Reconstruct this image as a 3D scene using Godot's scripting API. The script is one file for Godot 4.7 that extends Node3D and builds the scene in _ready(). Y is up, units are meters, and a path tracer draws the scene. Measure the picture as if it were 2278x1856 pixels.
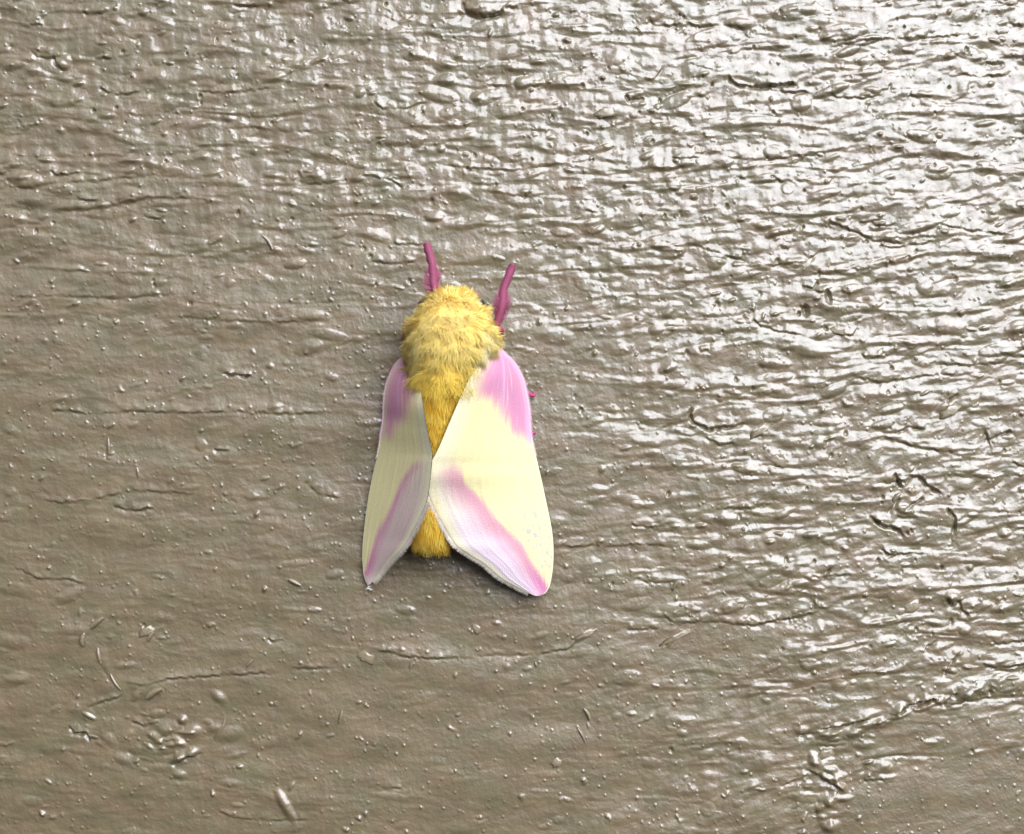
extends Node3D
# A small pink and yellow moth resting on a painted rough-sawn wooden wall.
# All tables are millimetres on the wall: x to the right, y up, z out of the wall.

const MM := 0.001
const DENSE_X := 45.5      # half size of the finely modelled part of the wall
const DENSE_Y := 37.6
const CELL := 0.088
const RINGS := 34          # ever wider steps outside it, out to the ends of the board

# depth of the groove, height of the lip above it, width, polyline
const CRACKS := [
	[0.1, 0.08, 0.5, [-42.19, 19.19, -39.96, 18.96, -37.56, 19.41, -34.26, 19.56, -31.07, 19.85, -28.96, 20.07]],
	[0.08, 0.08, 0.5, [-25, 23.78, -21.44, 23.93, -18.48, 23.56, -16, 23.67]],
	[0.08, 0.08, 0.5, [-26.59, 26.96, -23.67, 26.74, -21.44, 26.96, -19.7, 27.22]],
	[0.08, 0.06, 0.5, [-38.85, 16.96, -34.04, 17.26, -29.96, 18.19, -25.89, 18.07, -23.67, 17.52]],
	[0.22, 0.16, 0.45, [-4, 34.37, -3.81, 33.7, -3.3, 33.26, -2.15, 33.04, -1.07, 33.33, -0.59, 34]],
	[0.1, 0.08, 0.5, [-3.67, 28.07, -1.74, 27.44, 0.52, 27.22, 3.74, 27.63]],
	[0.1, 0.08, 0.5, [-12.7, 20.07, -10.33, 19.67, -8.11, 19.85]],
	[0.1, 0.08, 0.4, [-10.33, 19.67, -9.59, 19.37, -8.89, 18.81]],
	[0.12, 0.1, 0.5, [-11.44, 26.04, -10.7, 25.48, -8.85, 25.48, -6.63, 26.15]],
	[0.1, 0.08, 0.5, [-6.63, 21.04, -3.67, 20.59, 0.04, 20.37, 5.96, 21.22, 10.41, 21.04]],
	[0.08, 0.08, 0.5, [-2.93, 18.81, -0.33, 18.37, 3.74, 18.07]],
	[0.1, 0.08, 0.5, [10.78, 28.07, 11.52, 27.85, 12.11, 28.44, 12.44, 29.11]],
	[0.1, 0.08, 0.5, [11.15, 20.74, 12.26, 20.52, 14.48, 20.74]],
	[0.28, 0.14, 0.4, [18, 28.52, 18.19, 28, 18.74, 27.59, 20, 27.44, 21.89, 27.63, 23.3, 27.78, 23.96, 27.41]],
	[0.14, 0.1, 0.5, [25.96, 27.15, 27.07, 26.67, 29.3, 26.59, 31.33, 26.96]],
	[0.12, 0.1, 0.6, [14.04, 32.89, 15.59, 32.44, 17.44, 32.59, 19.67, 32.33]],
	[0.12, 0.1, 0.6, [17.07, 21.59, 20.78, 21.33, 24.48, 21.78, 28.19, 22.44]],
	[0.12, 0.1, 0.6, [21.52, 20.11, 22.26, 19.63, 25.22, 19.74]],
	[0.12, 0.1, 0.6, [25.59, 16.59, 27.44, 15.85, 30.04, 14.74, 33.37, 14.37, 35.96, 14.74]],
	[0.12, 0.1, 0.6, [14.04, 14.56, 17.07, 13.63, 20.78, 12.52, 24.11, 12.89, 26.33, 14.19]],
	[0.1, 0.1, 0.6, [34.85, 16.22, 37.81, 15.67, 42.19, 15.11]],
	[0.12, 0.1, 0.6, [37.07, 28.81, 39.3, 28.52, 42.19, 28.81]],
	[0.12, 0.1, 0.6, [26.33, 30.85, 30.41, 31.59, 34.85, 31.78, 38.56, 32.15]],
	[0.24, 0.14, 0.42, [15.07, 0.85, 14.78, 0.3, 14.96, -0.37, 16.15, -0.89, 18, -0.74, 19.48, -0.37]],
	[0.14, 0.1, 0.45, [15.81, -1.56, 17.07, -2.22, 18.56, -2.11]],
	[0.28, 0.16, 0.42, [29.52, -8.07, 30.56, -8.81, 32.04, -9.22, 32.56, -10.07]],
	[0.26, 0.14, 0.4, [31.67, -4.59, 32.04, -5.19, 32.33, -5.85]],
	[0.22, 0.14, 0.4, [32.56, -4.74, 34, -4.96, 34.33, -5.56, 35.74, -6.37]],
	[0.26, 0.14, 0.42, [36.04, -7.41, 36.7, -8.22, 36.78, -9.33, 36.33, -10.37]],
	[0.22, 0.12, 0.42, [30.93, -7.93, 31.52, -7.26, 31.96, -6.59]],
	[0.2, 0.1, 0.35, [32.33, -7.7, 33.19, -7.11, 34.11, -6.52]],
	[0.16, 0.12, 0.55, [30.56, -1.48, 32.56, -2.22, 35.19, -2.74, 37.26, -2.89]],
	[0.2, 0.12, 0.5, [31.52, -1.37, 33, -0.74, 34.33, -1]],
	[0.2, 0.12, 0.5, [39.3, -0.81, 39.59, -1.85, 40.22, -1.48, 41.7, -1]],
	[0.2, 0.12, 0.5, [35.96, 1.04, 36.26, 1.59, 37.07, 2.07]],
	[0.2, 0.1, 0.4, [23.96, 10.96, 24.85, 10.67, 25.3, 11.22]],
	[0.16, 0.1, 0.4, [19.81, 8.26, 20.41, 7.7, 21.89, 7.15, 24.48, 6.78]],
	[0.16, 0.12, 0.5, [26.7, 6.96, 28.19, 6.78, 28.63, 7.52]],
	[0.14, 0.1, 0.6, [27.44, 3.63, 30.41, 2.89, 34.11, 3.44, 39.3, 3.63]],
	[0.14, 0.1, 0.6, [16.7, -7.48, 20.04, -7.41, 21.52, -7.11]],
	[0.1, 0.1, 0.6, [34.85, 4.56, 37.81, 4.3, 42.19, 4.74]],
	[0.3, 0.22, 0.6, [23.37, -26.37, 24.63, -25.85, 27.26, -25.44, 29.63, -24.74]],
	[0.34, 0.24, 0.6, [31.63, -24.59, 32, -24.15, 32.63, -23.78, 34.11, -23.41, 35.19, -23.11]],
	[0.3, 0.22, 0.55, [35.3, -23.93, 35.78, -23.33, 36.85, -22.67]],
	[0.16, 0.1, 0.4, [35.59, -23.96, 37.44, -23.41, 40.04, -23.04]],
	[0.15, 0.24, 0.5, [24.37, -29, 25.96, -29.93, 27.44, -30.85]],
	[0.16, 0.1, 0.5, [21.89, -30.37, 23.37, -29.89, 24.48, -29.33]],
	[0.12, 0.12, 0.6, [14.04, -16.96, 16.67, -16.81, 19.74, -17.15, 21.44, -16.81, 23.74, -16.44, 25.67, -15.89]],
	[0.22, 0.12, 0.4, [34.04, -19.52, 34.26, -18.96, 35.22, -18.41]],
	[0.22, 0.12, 0.4, [35.41, -21.56, 36.33, -20.07, 37.15, -19.15]],
	[0.24, 0.12, 0.4, [36.04, -14.89, 36.33, -15.44, 37.07, -15.07]],
	[0.24, 0.12, 0.4, [37.07, -15.26, 37.26, -16, 37.81, -16.3]],
	[0.2, 0.1, 0.4, [25.52, -13.48, 25.78, -12.85, 26.19, -12.37]],
	[0.12, 0.14, 0.5, [-11.78, -19.33, -9.96, -19.41, -8.48, -19.74, -5.85, -19.89, -3.07, -19.81]],
	[0.09, 0.08, 0.4, [-3.07, -19.67, -0.7, -19.56, 1.85, -19.59]],
	[0.1, 0.1, 0.4, [1.85, -19.59, 4.48, -19.07, 6.48, -17.89]],
	[0.18, 0.12, 0.4, [9.44, -17.41, 10.41, -17.48, 12.26, -17.33]],
	[0.1, 0.08, 0.4, [12.48, -16.37, 13.37, -16.89, 15.59, -16.89]],
	[0.12, 0.1, 0.45, [-32.41, -22.11, -30.3, -22.26, -28.7, -21.74, -25, -21.44, -21.04, -21.19, -19.19, -21.11]],
	[0.1, 0.1, 0.45, [-18.48, -20.81, -16.26, -20.74, -14.96, -20.67]],
	[0.1, 0.06, 0.4, [-34.52, -19.07, -34.11, -20.67, -33.44, -21.85, -32.52, -22.78]],
	[0.16, 0.12, 0.4, [-35.52, -24.15, -33.67, -23.59, -32.37, -23.04]],
	[0.2, 0.12, 0.4, [-37, -25.63, -36.63, -26.37, -35.52, -26.37, -35.15, -27.11]],
	[0.16, 0.12, 0.4, [-31.81, -25.26, -30.7, -25.7, -29.22, -25.26]],
	[0.2, 0.12, 0.4, [-28.48, -28.96, -27.37, -28.41, -25.7, -27.85]],
	[0.16, 0.1, 0.35, [-28.78, -26.74, -28.19, -26]],
	[0.1, 0.1, 0.4, [-24.78, -32.7, -22.93, -33.33, -19.96, -33.48, -16.26, -33.41]],
	[0.16, 0.1, 0.4, [-38.3, 0.59, -36.63, 0.52, -35.15, 0.26]],
	[0.08, 0.1, 0.6, [-35.15, 0.26, -31.44, 0.52, -27.37, 0.37, -22.93, 0.52, -18.48, 0.3, -14.04, 0.44]],
	[0.24, 0.12, 0.35, [-24.04, 3.7, -22.93, 3.56, -21.37, 3.41]],
	[0.07, 0.08, 0.6, [-39.96, -6.81, -37.37, -7.11, -34.78, -6.81, -31.44, -6.07, -28.48, -6.19, -25.15, -6.37]],
	[0.12, 0.1, 0.4, [-24.04, -6.3, -23.3, -6.67, -22.63, -6.89]],
	[0.14, 0.12, 0.5, [-16.7, -5.63, -15.89, -6.3, -14.04, -6.67]],
	[0.12, 0.1, 0.35, [-33.59, -2.3, -33.52, -3.04, -33.56, -3.56]],
	[0.12, 0.1, 0.4, [-41.81, -12.3, -39.22, -13.48, -37, -13.41, -35.52, -13.85]],
	[0.1, 0.1, 0.5, [3.93, -10.44, 4.56, -10.67, 5.59, -10.67, 7.07, -10.44]],
	[0.08, 0.1, 0.5, [7.07, -10.74, 10.41, -10.44, 13.37, -10.59]],
	[0.12, 0.1, 0.5, [-11.81, 12.89, -9.59, 12.67, -7.74, 12.96]],
	[0.08, 0.06, 0.5, [-42.19, 9.93, -37.74, 10.11, -32.56, 9.85, -26.63, 10.3]],
	[0.08, 0.06, 0.6, [-28.11, 8.44, -23.67, 8, -19.22, 7.85, -14.78, 8.15]],
	[0.2, 0.14, 0.35, [-37.81, 29.85, -37.67, 29.26, -37.07, 28.74, -36.63, 28.81]],
	[0.14, 0.12, 0.35, [-40.78, 24.67, -40.56, 24.19, -40.19, 24]],
	[0.12, 0.1, 0.35, [-35.44, 19.93, -34.78, 19.37, -33.67, 19.48]],
	[0.14, 0.1, 0.35, [-17.74, 20.37, -17.19, 19.74, -16.26, 19.78]]]
const SPLINTERS := [
	[-20.59, 14.96, -19.74, 13.78, 0.33],
	[-35.59, -17.93, -35.74, -19.07, 0.48],
	[-35.04, -17.56, -33.96, -16.67, 0.52],
	[-29.78, -17.85, -30.26, -18.63, 0.37],
	[-34.48, -19.19, -34.22, -20.59, 0.33],
	[-33.44, -21.41, -32.56, -22.74, 0.26],
	[-30.41, -23.44, -29.07, -22.52, 0.59],
	[-24.7, -26.67, -23.81, -25.11, 0.33],
	[-14.33, -25.33, -14.07, -24.22, 0.33],
	[5.93, -24.04, 6.41, -25, 0.37],
	[1.93, -20.19, 2.07, -20.59, 0.22],
	[-8.41, -20.7, -8.26, -20.33, 0.26],
	[5.41, -25.63, 6.04, -26.81, 0.22],
	[13.81, -13.41, 13.3, -14.22, 0.3],
	[-33.44, -1.74, -33.37, -3.11, 0.3],
	[-31.07, -4.15, -30.93, -4.96, 0.3],
	[33.81, 1.78, 34.63, 2.22, 0.37],
	[31.52, -7.04, 32.11, -6.3, 0.44],
	[-21.44, -20.07, -21.96, -20.67, 0.26],
	[-18.48, -13.41, -17.44, -13.93, 0.37]]
const CHIPS := [
	[-12.07, -19.85, 1.33, 0.89, 0.25],
	[3.67, -28.52, 0.96, 0.59, -0.7],
	[7.67, 25.11, 1.63, 0.74, -0.35],
	[36.26, 0.44, 1.7, 0.81, -0.35],
	[33, -15.7, 1.78, 0.81, -0.4],
	[21.96, -3.63, 1.26, 0.89, 0.5],
	[13.37, -18.22, 2.59, 0.44, -0.5],
	[20.41, -1.19, 1.63, 0.59, -0.6],
	[26.93, 7.15, 1.26, 0.59, 0.1],
	[5.96, -17.93, 2.22, 0.37, -0.5],
	[-30.41, -17.85, 1.26, 0.67, -0.5],
	[-2.93, -17.48, 0.89, 0.59, 0.6],
	[25.78, -27.85, 1.48, 0.67, -0.5]]
const EDGE := [24.6, -28.2, 26.3, -29.3, 27.6, -30.6, 26.3, -31.6, 25.8, -33.0, 26.5, -34.4]
const R_INNER := [6.72, -2.13, 2.7, 5.27, -1.89, 4.252, 4.34, -2.4, 5.207, 3.19, -3.19, 6, 1.58, -3.99, 6, -0.53, -4.91, 5.9, -2.18, -5.61, 5.8, -3.06, -6.04, 5.7, -3.59, -6.36, 5.6, -4.69, -6.49, 5.3, -5.74, -6.59, 4.763, -6.8, -6.3, 4.332, -8.25, -5.61, 3.903, -9.54, -4.91, 3.472, -10.39, -4.31, 3.258, -11.15, -3.28, 2.828, -11.92, -2.14, 2.397, -13.04, -0.91, 1.86, -13.93, 0.58, 1.43, -14.54, 1.72, 1.215]
const R_COSTA := [6.62, -0.96, 4.3, 5.34, -0.68, 3.6, 4.54, 0.14, 2.9, 3.3, 0.87, 2.3, 2.15, 1.2, 2, 0.69, 1.46, 1.7, -0.77, 1.53, 1.6, -2.19, 1.72, 1.5, -4.03, 2.16, 1.3, -6.89, 2.79, 1.1, -9.54, 3.3, 1, -11.67, 3.38, 1, -13.65, 3.12, 1, -14.42, 2.68, 1.05, -14.59, 2.24, 1.1]
const L_INNER := [5.72, -7.75, 2.4, 4.22, -7.47, 3.889, 2.39, -7.2, 5.669, 0.76, -6.87, 6.951, -1.04, -6.55, 7, -2.81, -6.18, 6.9, -3.54, -6.22, 6.8, -4.63, -6.34, 6.558, -6.19, -6.57, 6.13, -7.42, -7.03, 5.56, -8.79, -7.73, 4.705, -9.78, -8.28, 3.993, -10.67, -8.95, 3.28, -11.61, -9.87, 2.282, -12.78, -10.81, 1.214, -13.67, -11.6, 0.6]
const L_COSTA := [5.66, -8.38, 3.6, 4.97, -8.72, 3, 4.56, -9.22, 2.6, 3.42, -9.89, 2, 2.37, -10.26, 1.6, 0.91, -10.43, 1.3, -0.15, -10.49, 1.1, -1.21, -10.68, 1, -2.46, -10.84, 0.9, -4.27, -11.3, 0.7, -6.41, -11.75, 0.6, -8.52, -12.06, 0.5, -10.96, -12.29, 0.4, -12.77, -12.21, 0.4, -13.54, -11.99, 0.45, -13.79, -11.8, 0.5]
const R_PATCH := [-1.41, 6.23, -2.05, 4.79, -2.56, 3.53, -2.85, 2.16, -2.56, 1.44, -1.69, 1.15, -0.97, 0.47, -0.43, -0.61, -0.11, -1.3, 0.68, -1.73, 1.33, -2.38, 2.2, -2.05, 2.02, 1.01, 0.94, 4.61, -0.61, 6.23]
const R_BAND := [-5.03, -2.6, -4.34, -3.69, -3.72, -5.24, -2.39, -6.58, -1.34, -8.17, -0.11, -9.26, 0.94, -10.41, 1.59, -11.72, 2.39, -12.95, 3.07, -14.1]
const L_PATCH := [-9.15, 5.33, -7.82, 4.61, -7.6, 2.81, -7.82, 1.01, -8.39, -0.25, -9.15, -0.61, -9.84, -1.87, -10.56, -1.33, -10.59, 1.01, -10.23, 2.81]
const L_BAND := [-7.2, -2.78, -7.7, -3.62, -8.71, -4.92, -9.47, -6.58, -10.09, -7.85, -10.74, -9.08, -11.28, -10.45, -11.61, -11.46, -12.04, -12.55]
const BODY := [9.92, -4.89, 0.65, 2.6, 3.8,
	9.57, -4.89, 1.62, 1.8, 4.6,
	8.91, -4.85, 2.41, 1.2, 5.4,
	8, -4.84, 2.94, 0.9, 6.1,
	6.73, -4.76, 3.33, 0.7, 6.6,
	5.48, -4.87, 3.22, 0.7, 6.7,
	4.05, -5.13, 2.8, 0.7, 6.4,
	2.8, -5.49, 2.44, 0.8, 6.2,
	1.01, -5.78, 2.01, 0.9, 5.8,
	-2.6, -6.11, 1.66, 0.8, 4.6,
	-4.42, -6.26, 1.67, 0.8, 4.1,
	-6.23, -6.42, 1.74, 0.7, 4,
	-8.61, -6.51, 1.74, 0.7, 3.4,
	-9.75, -6.55, 1.6, 0.9, 2.9,
	-10.31, -6.56, 1.17, 1.2, 2.4]
const ANTENNAE := [[-5.5, 9.28, 4, -6.17, 10.28, 4, -6.29, 11.36, 3.9, -6.36, 12.16, 3.8, -6.59, 13, 3.6, -6.81, 13.84, 3.5],
	[-1.4, 7.19, 3.2, -1.04, 7.9, 3.3, -0.79, 8.97, 3.4, -0.68, 10.18, 3.2, -0.32, 11.16, 3.1, -0.07, 11.82, 3, 0.04, 12.18, 3]]
const LEGS := [[-2.15, 7.56, 2, -0.98, 7.19, 2.2, -0.84, 6.72, 1, -0.78, 6.39, 0.25],
	[-7.6, 7.56, 2, -8.51, 7.56, 2, -8.79, 7.1, 0.8, -8.91, 6.58, 0.25],
	[-2.88, 4.67, 1.6, -0.69, 3.38, 2, 0.96, 2.2, 0.9, 1.66, 1.73, 0.5, 1.85, 2, 0.2],
	[-7.26, 4.67, 1.6, -8.9, 4.23, 1.7, -9.61, 4.05, 0.6, -10.02, 3.84, 0.2],
	[-3.99, 2.85, 1.4, -1.42, 0.29, 1.7, 0.77, -0.99, 0.7, 1.66, -1.4, 0.35, 1.89, -1.26, 0.2],
	[-6.91, 2.85, 1.4, -8.74, 0.29, 1.4, -9.99, -1.18, 0.5, -10.39, -1.63, 0.2]]

var rng := RandomNumberGenerator.new()
var H := PackedFloat32Array()      # height of the wall's surface on its grid
var xs := PackedFloat32Array()
var ys := PackedFloat32Array()
var nx := 0
var ny := 0
var base := Vector3(-5.3, -2.5, 0.0)   # where the moth sits

# ------------------------------------------------------------------ helpers

class Shape:
	var v := PackedVector3Array()
	var n := PackedVector3Array()
	var c := PackedColorArray()
	var f := PackedInt32Array()
	func point(p: Vector3, normal: Vector3, col: Color) -> int:
		v.append(p); n.append(normal); c.append(col)
		return v.size() - 1
	func tri(a: int, b: int, d: int) -> void:
		# front faces run clockwise; the vertex normals say which side is the front
		var g := (v[b] - v[a]).cross(v[d] - v[a])
		if g.dot(n[a] + n[b] + n[d]) > 0.0:
			f.append(a); f.append(d); f.append(b)
		else:
			f.append(a); f.append(b); f.append(d)
	func quad(a: int, b: int, d: int, e: int) -> void:
		tri(a, b, d)
		tri(a, d, e)

func commit(called: String, s: Shape, m: Material, parent: Node3D, origin := Vector3.ZERO) -> MeshInstance3D:
	var v := s.v.duplicate()
	for i in v.size():
		v[i] = (v[i] - origin) * MM
	var a := []
	a.resize(Mesh.ARRAY_MAX)
	a[Mesh.ARRAY_VERTEX] = v
	a[Mesh.ARRAY_NORMAL] = s.n
	a[Mesh.ARRAY_COLOR] = s.c
	a[Mesh.ARRAY_INDEX] = s.f
	var mesh := ArrayMesh.new()
	mesh.add_surface_from_arrays(Mesh.PRIMITIVE_TRIANGLES, a)
	mesh.surface_set_material(0, m)
	var o := MeshInstance3D.new()
	o.name = called
	o.mesh = mesh
	parent.add_child(o, true)
	return o

func noise(sd: int, octaves: int, gain := 0.5) -> FastNoiseLite:
	var f := FastNoiseLite.new()
	f.noise_type = FastNoiseLite.TYPE_SIMPLEX_SMOOTH
	f.seed = sd
	f.frequency = 1.0
	f.fractal_type = FastNoiseLite.FRACTAL_FBM if octaves > 1 else FastNoiseLite.FRACTAL_NONE
	f.fractal_octaves = octaves
	f.fractal_gain = gain
	return f

func sstep(a: float, b: float, x: float) -> float:
	var t := clampf((x - a) / (b - a), 0.0, 1.0)
	return t * t * (3.0 - 2.0 * t)

func paint(rough: float, spec := 0.5) -> StandardMaterial3D:
	var m := StandardMaterial3D.new()
	m.vertex_color_use_as_albedo = true
	m.roughness = rough
	m.metallic_specular = spec
	return m

# signed distance (positive on the left of the way it runs) to a polyline and how far along it that is
func along(line: Array, x: float, y: float) -> Vector2:
	var best := 1e9
	var side := 1.0
	var at := 0.0
	var k := line.size() / 2 - 1
	for i in k:
		var ax: float = line[2 * i]
		var ay: float = line[2 * i + 1]
		var dx: float = line[2 * i + 2] - ax
		var dy: float = line[2 * i + 3] - ay
		var px := x - ax
		var py := y - ay
		var t := clampf((px * dx + py * dy) / maxf(dx * dx + dy * dy, 1e-9), 0.0, 1.0)
		var qx := px - t * dx
		var qy := py - t * dy
		var d := qx * qx + qy * qy
		if d < best - 1e-9:
			best = d
			side = 1.0 if dx * py - dy * px > 0.0 else -1.0
			at = (i + t) / k
	return Vector2(side * sqrt(best), at)

# distance to a closed outline, positive inside
func inside(poly: Array, x: float, y: float) -> float:
	var k := poly.size() / 2
	var best := 1e9
	var into := false
	for i in k:
		var j := (i + 1) % k
		var ax: float = poly[2 * i]
		var ay: float = poly[2 * i + 1]
		var bx: float = poly[2 * j]
		var by: float = poly[2 * j + 1]
		var dx := bx - ax
		var dy := by - ay
		var t := clampf(((x - ax) * dx + (y - ay) * dy) / (dx * dx + dy * dy), 0.0, 1.0)
		var qx := x - ax - t * dx
		var qy := y - ay - t * dy
		best = minf(best, qx * qx + qy * qy)
		if (ay > y) != (by > y) and x < (bx - ax) * (y - ay) / (by - ay) + ax:
			into = not into
	return sqrt(best) if into else -sqrt(best)

# ------------------------------------------------------------------ the wall

func coarse(x: float, y: float) -> float:
	# how rough-sawn the board is here: coarse to the right and above, smoother where the paint lies thick
	var m := 0.16 + 0.72 * sstep(-2.0, 22.0, x + 0.25 * y) + 0.6 * sstep(2.0, 24.0, y)
	m = minf(m, 1.0)
	m *= 1.0 - 0.97 * sstep(1.06, 0.93, Vector2((x - 40.5) / 14.0, (y + 34.5) / 6.6).length() + 0.05 * sin(x * 1.7) + 0.04 * sin(y * 2.3))
	m *= 1.0 - 0.85 * sstep(1.3, 0.6, Vector2((x + 6.0) / 12.0, (y + 26.0) / 7.0).length())
	m *= 1.0 - 0.8 * sstep(1.3, 0.6, Vector2((x + 20.0) / 9.0, (y + 22.5) / 4.0).length())
	m *= 1.0 - 0.7 * sstep(1.3, 0.6, Vector2((x - 17.0) / 5.0, (y + 18.6) / 2.2).length())
	m *= 1.0 - 0.6 * sstep(1.3, 0.6, Vector2((x - 33.0) / 12.0, (y + 25.5) / 2.4).length())
	return m

func bump(x: float, y: float, rx: float, ry: float, h: float, turn := 0.0, power := 2.0) -> void:
	var r := maxf(rx, ry)
	var i0 := maxi(RINGS, int((x - r + DENSE_X) / CELL) + RINGS)
	var i1 := mini(nx - RINGS - 1, int((x + r + DENSE_X) / CELL) + RINGS + 1)
	var j0 := maxi(RINGS, int((y - r + DENSE_Y) / CELL) + RINGS)
	var j1 := mini(ny - RINGS - 1, int((y + r + DENSE_Y) / CELL) + RINGS + 1)
	var c := cos(turn)
	var s := sin(turn)
	for j in range(j0, j1 + 1):
		for i in range(i0, i1 + 1):
			var dx := xs[i] - x
			var dy := ys[j] - y
			var a := (dx * c + dy * s) / rx
			var b := (-dx * s + dy * c) / ry
			var d := 1.0 - a * a - b * b
			if d > 0.0:
				H[j * nx + i] += h * pow(d, power)

func crack(depth: float, lip: float, width: float, line: Array, wob: FastNoiseLite) -> void:
	var lo := Vector2(1e9, 1e9)
	var hi := -lo
	for k in line.size() / 2:
		var p := Vector2(line[2 * k], line[2 * k + 1])
		lo = lo.min(p)
		hi = hi.max(p)
	var reach := width * 2.6
	# the lip hangs over from above: turn the line so that it runs leftwards and «left» is below
	var flip := -1.0 if line[line.size() - 2] > line[0] else 1.0
	var i0 := maxi(RINGS, int((lo.x - reach + DENSE_X) / CELL) + RINGS)
	var i1 := mini(nx - RINGS - 1, int((hi.x + reach + DENSE_X) / CELL) + RINGS)
	var j0 := maxi(RINGS, int((lo.y - reach + DENSE_Y) / CELL) + RINGS)
	var j1 := mini(ny - RINGS - 1, int((hi.y + reach + DENSE_Y) / CELL) + RINGS)
	for j in range(j0, j1 + 1):
		for i in range(i0, i1 + 1):
			var x := xs[i]
			var y := ys[j]
			var q := along(line, x, y + 0.12 * wob.get_noise_2d(x * 1.3, y * 1.3))
			var d := q.x * flip           # below the lip: positive
			if absf(d) > reach:
				continue
			var taper := sstep(0.0, 0.16, q.y) * sstep(1.0, 0.84, q.y)
			taper *= 0.75 + 0.95 * wob.get_noise_2d(x * 0.7 + 40.0, y * 0.7)
			var e := 0.0
			if d < -0.04:
				e = lip * exp(-pow((d + 0.04) / width, 2.0))
			elif d < 0.09:
				e = lerpf(lip, -depth, sstep(-0.04, 0.09, d))
			else:
				e = -depth * exp(-pow((d - 0.09) / (width * 0.42), 2.0))
			H[j * nx + i] += e * taper

func surface_at(x: float, y: float) -> float:
	var i := clampi(roundi((x + DENSE_X) / CELL) + RINGS, 0, nx - 1)
	var j := clampi(roundi((y + DENSE_Y) / CELL) + RINGS, 0, ny - 1)
	return H[j * nx + i]

func spread(half: float) -> PackedFloat32Array:
	var a := PackedFloat32Array()
	var count := int(round(2.0 * half / CELL))
	var out := PackedFloat32Array()
	var step := CELL
	var at := half
	for k in RINGS:
		step *= 1.155
		at += step
		out.append(at)
	for k in RINGS:
		a.append(-out[RINGS - 1 - k])
	for k in count + 1:
		a.append(-half + k * CELL)
	for k in RINGS:
		a.append(-half + count * CELL + out[k] - half)
	return a

func saw(f: float) -> float:
	# overlapping torn fibres: rises slowly downwards to a lip, then falls away under it
	f -= floorf(f)
	return 1.0 - sstep(0.0, 0.66, f) if f < 0.66 else sstep(0.66, 1.0, f)

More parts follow.
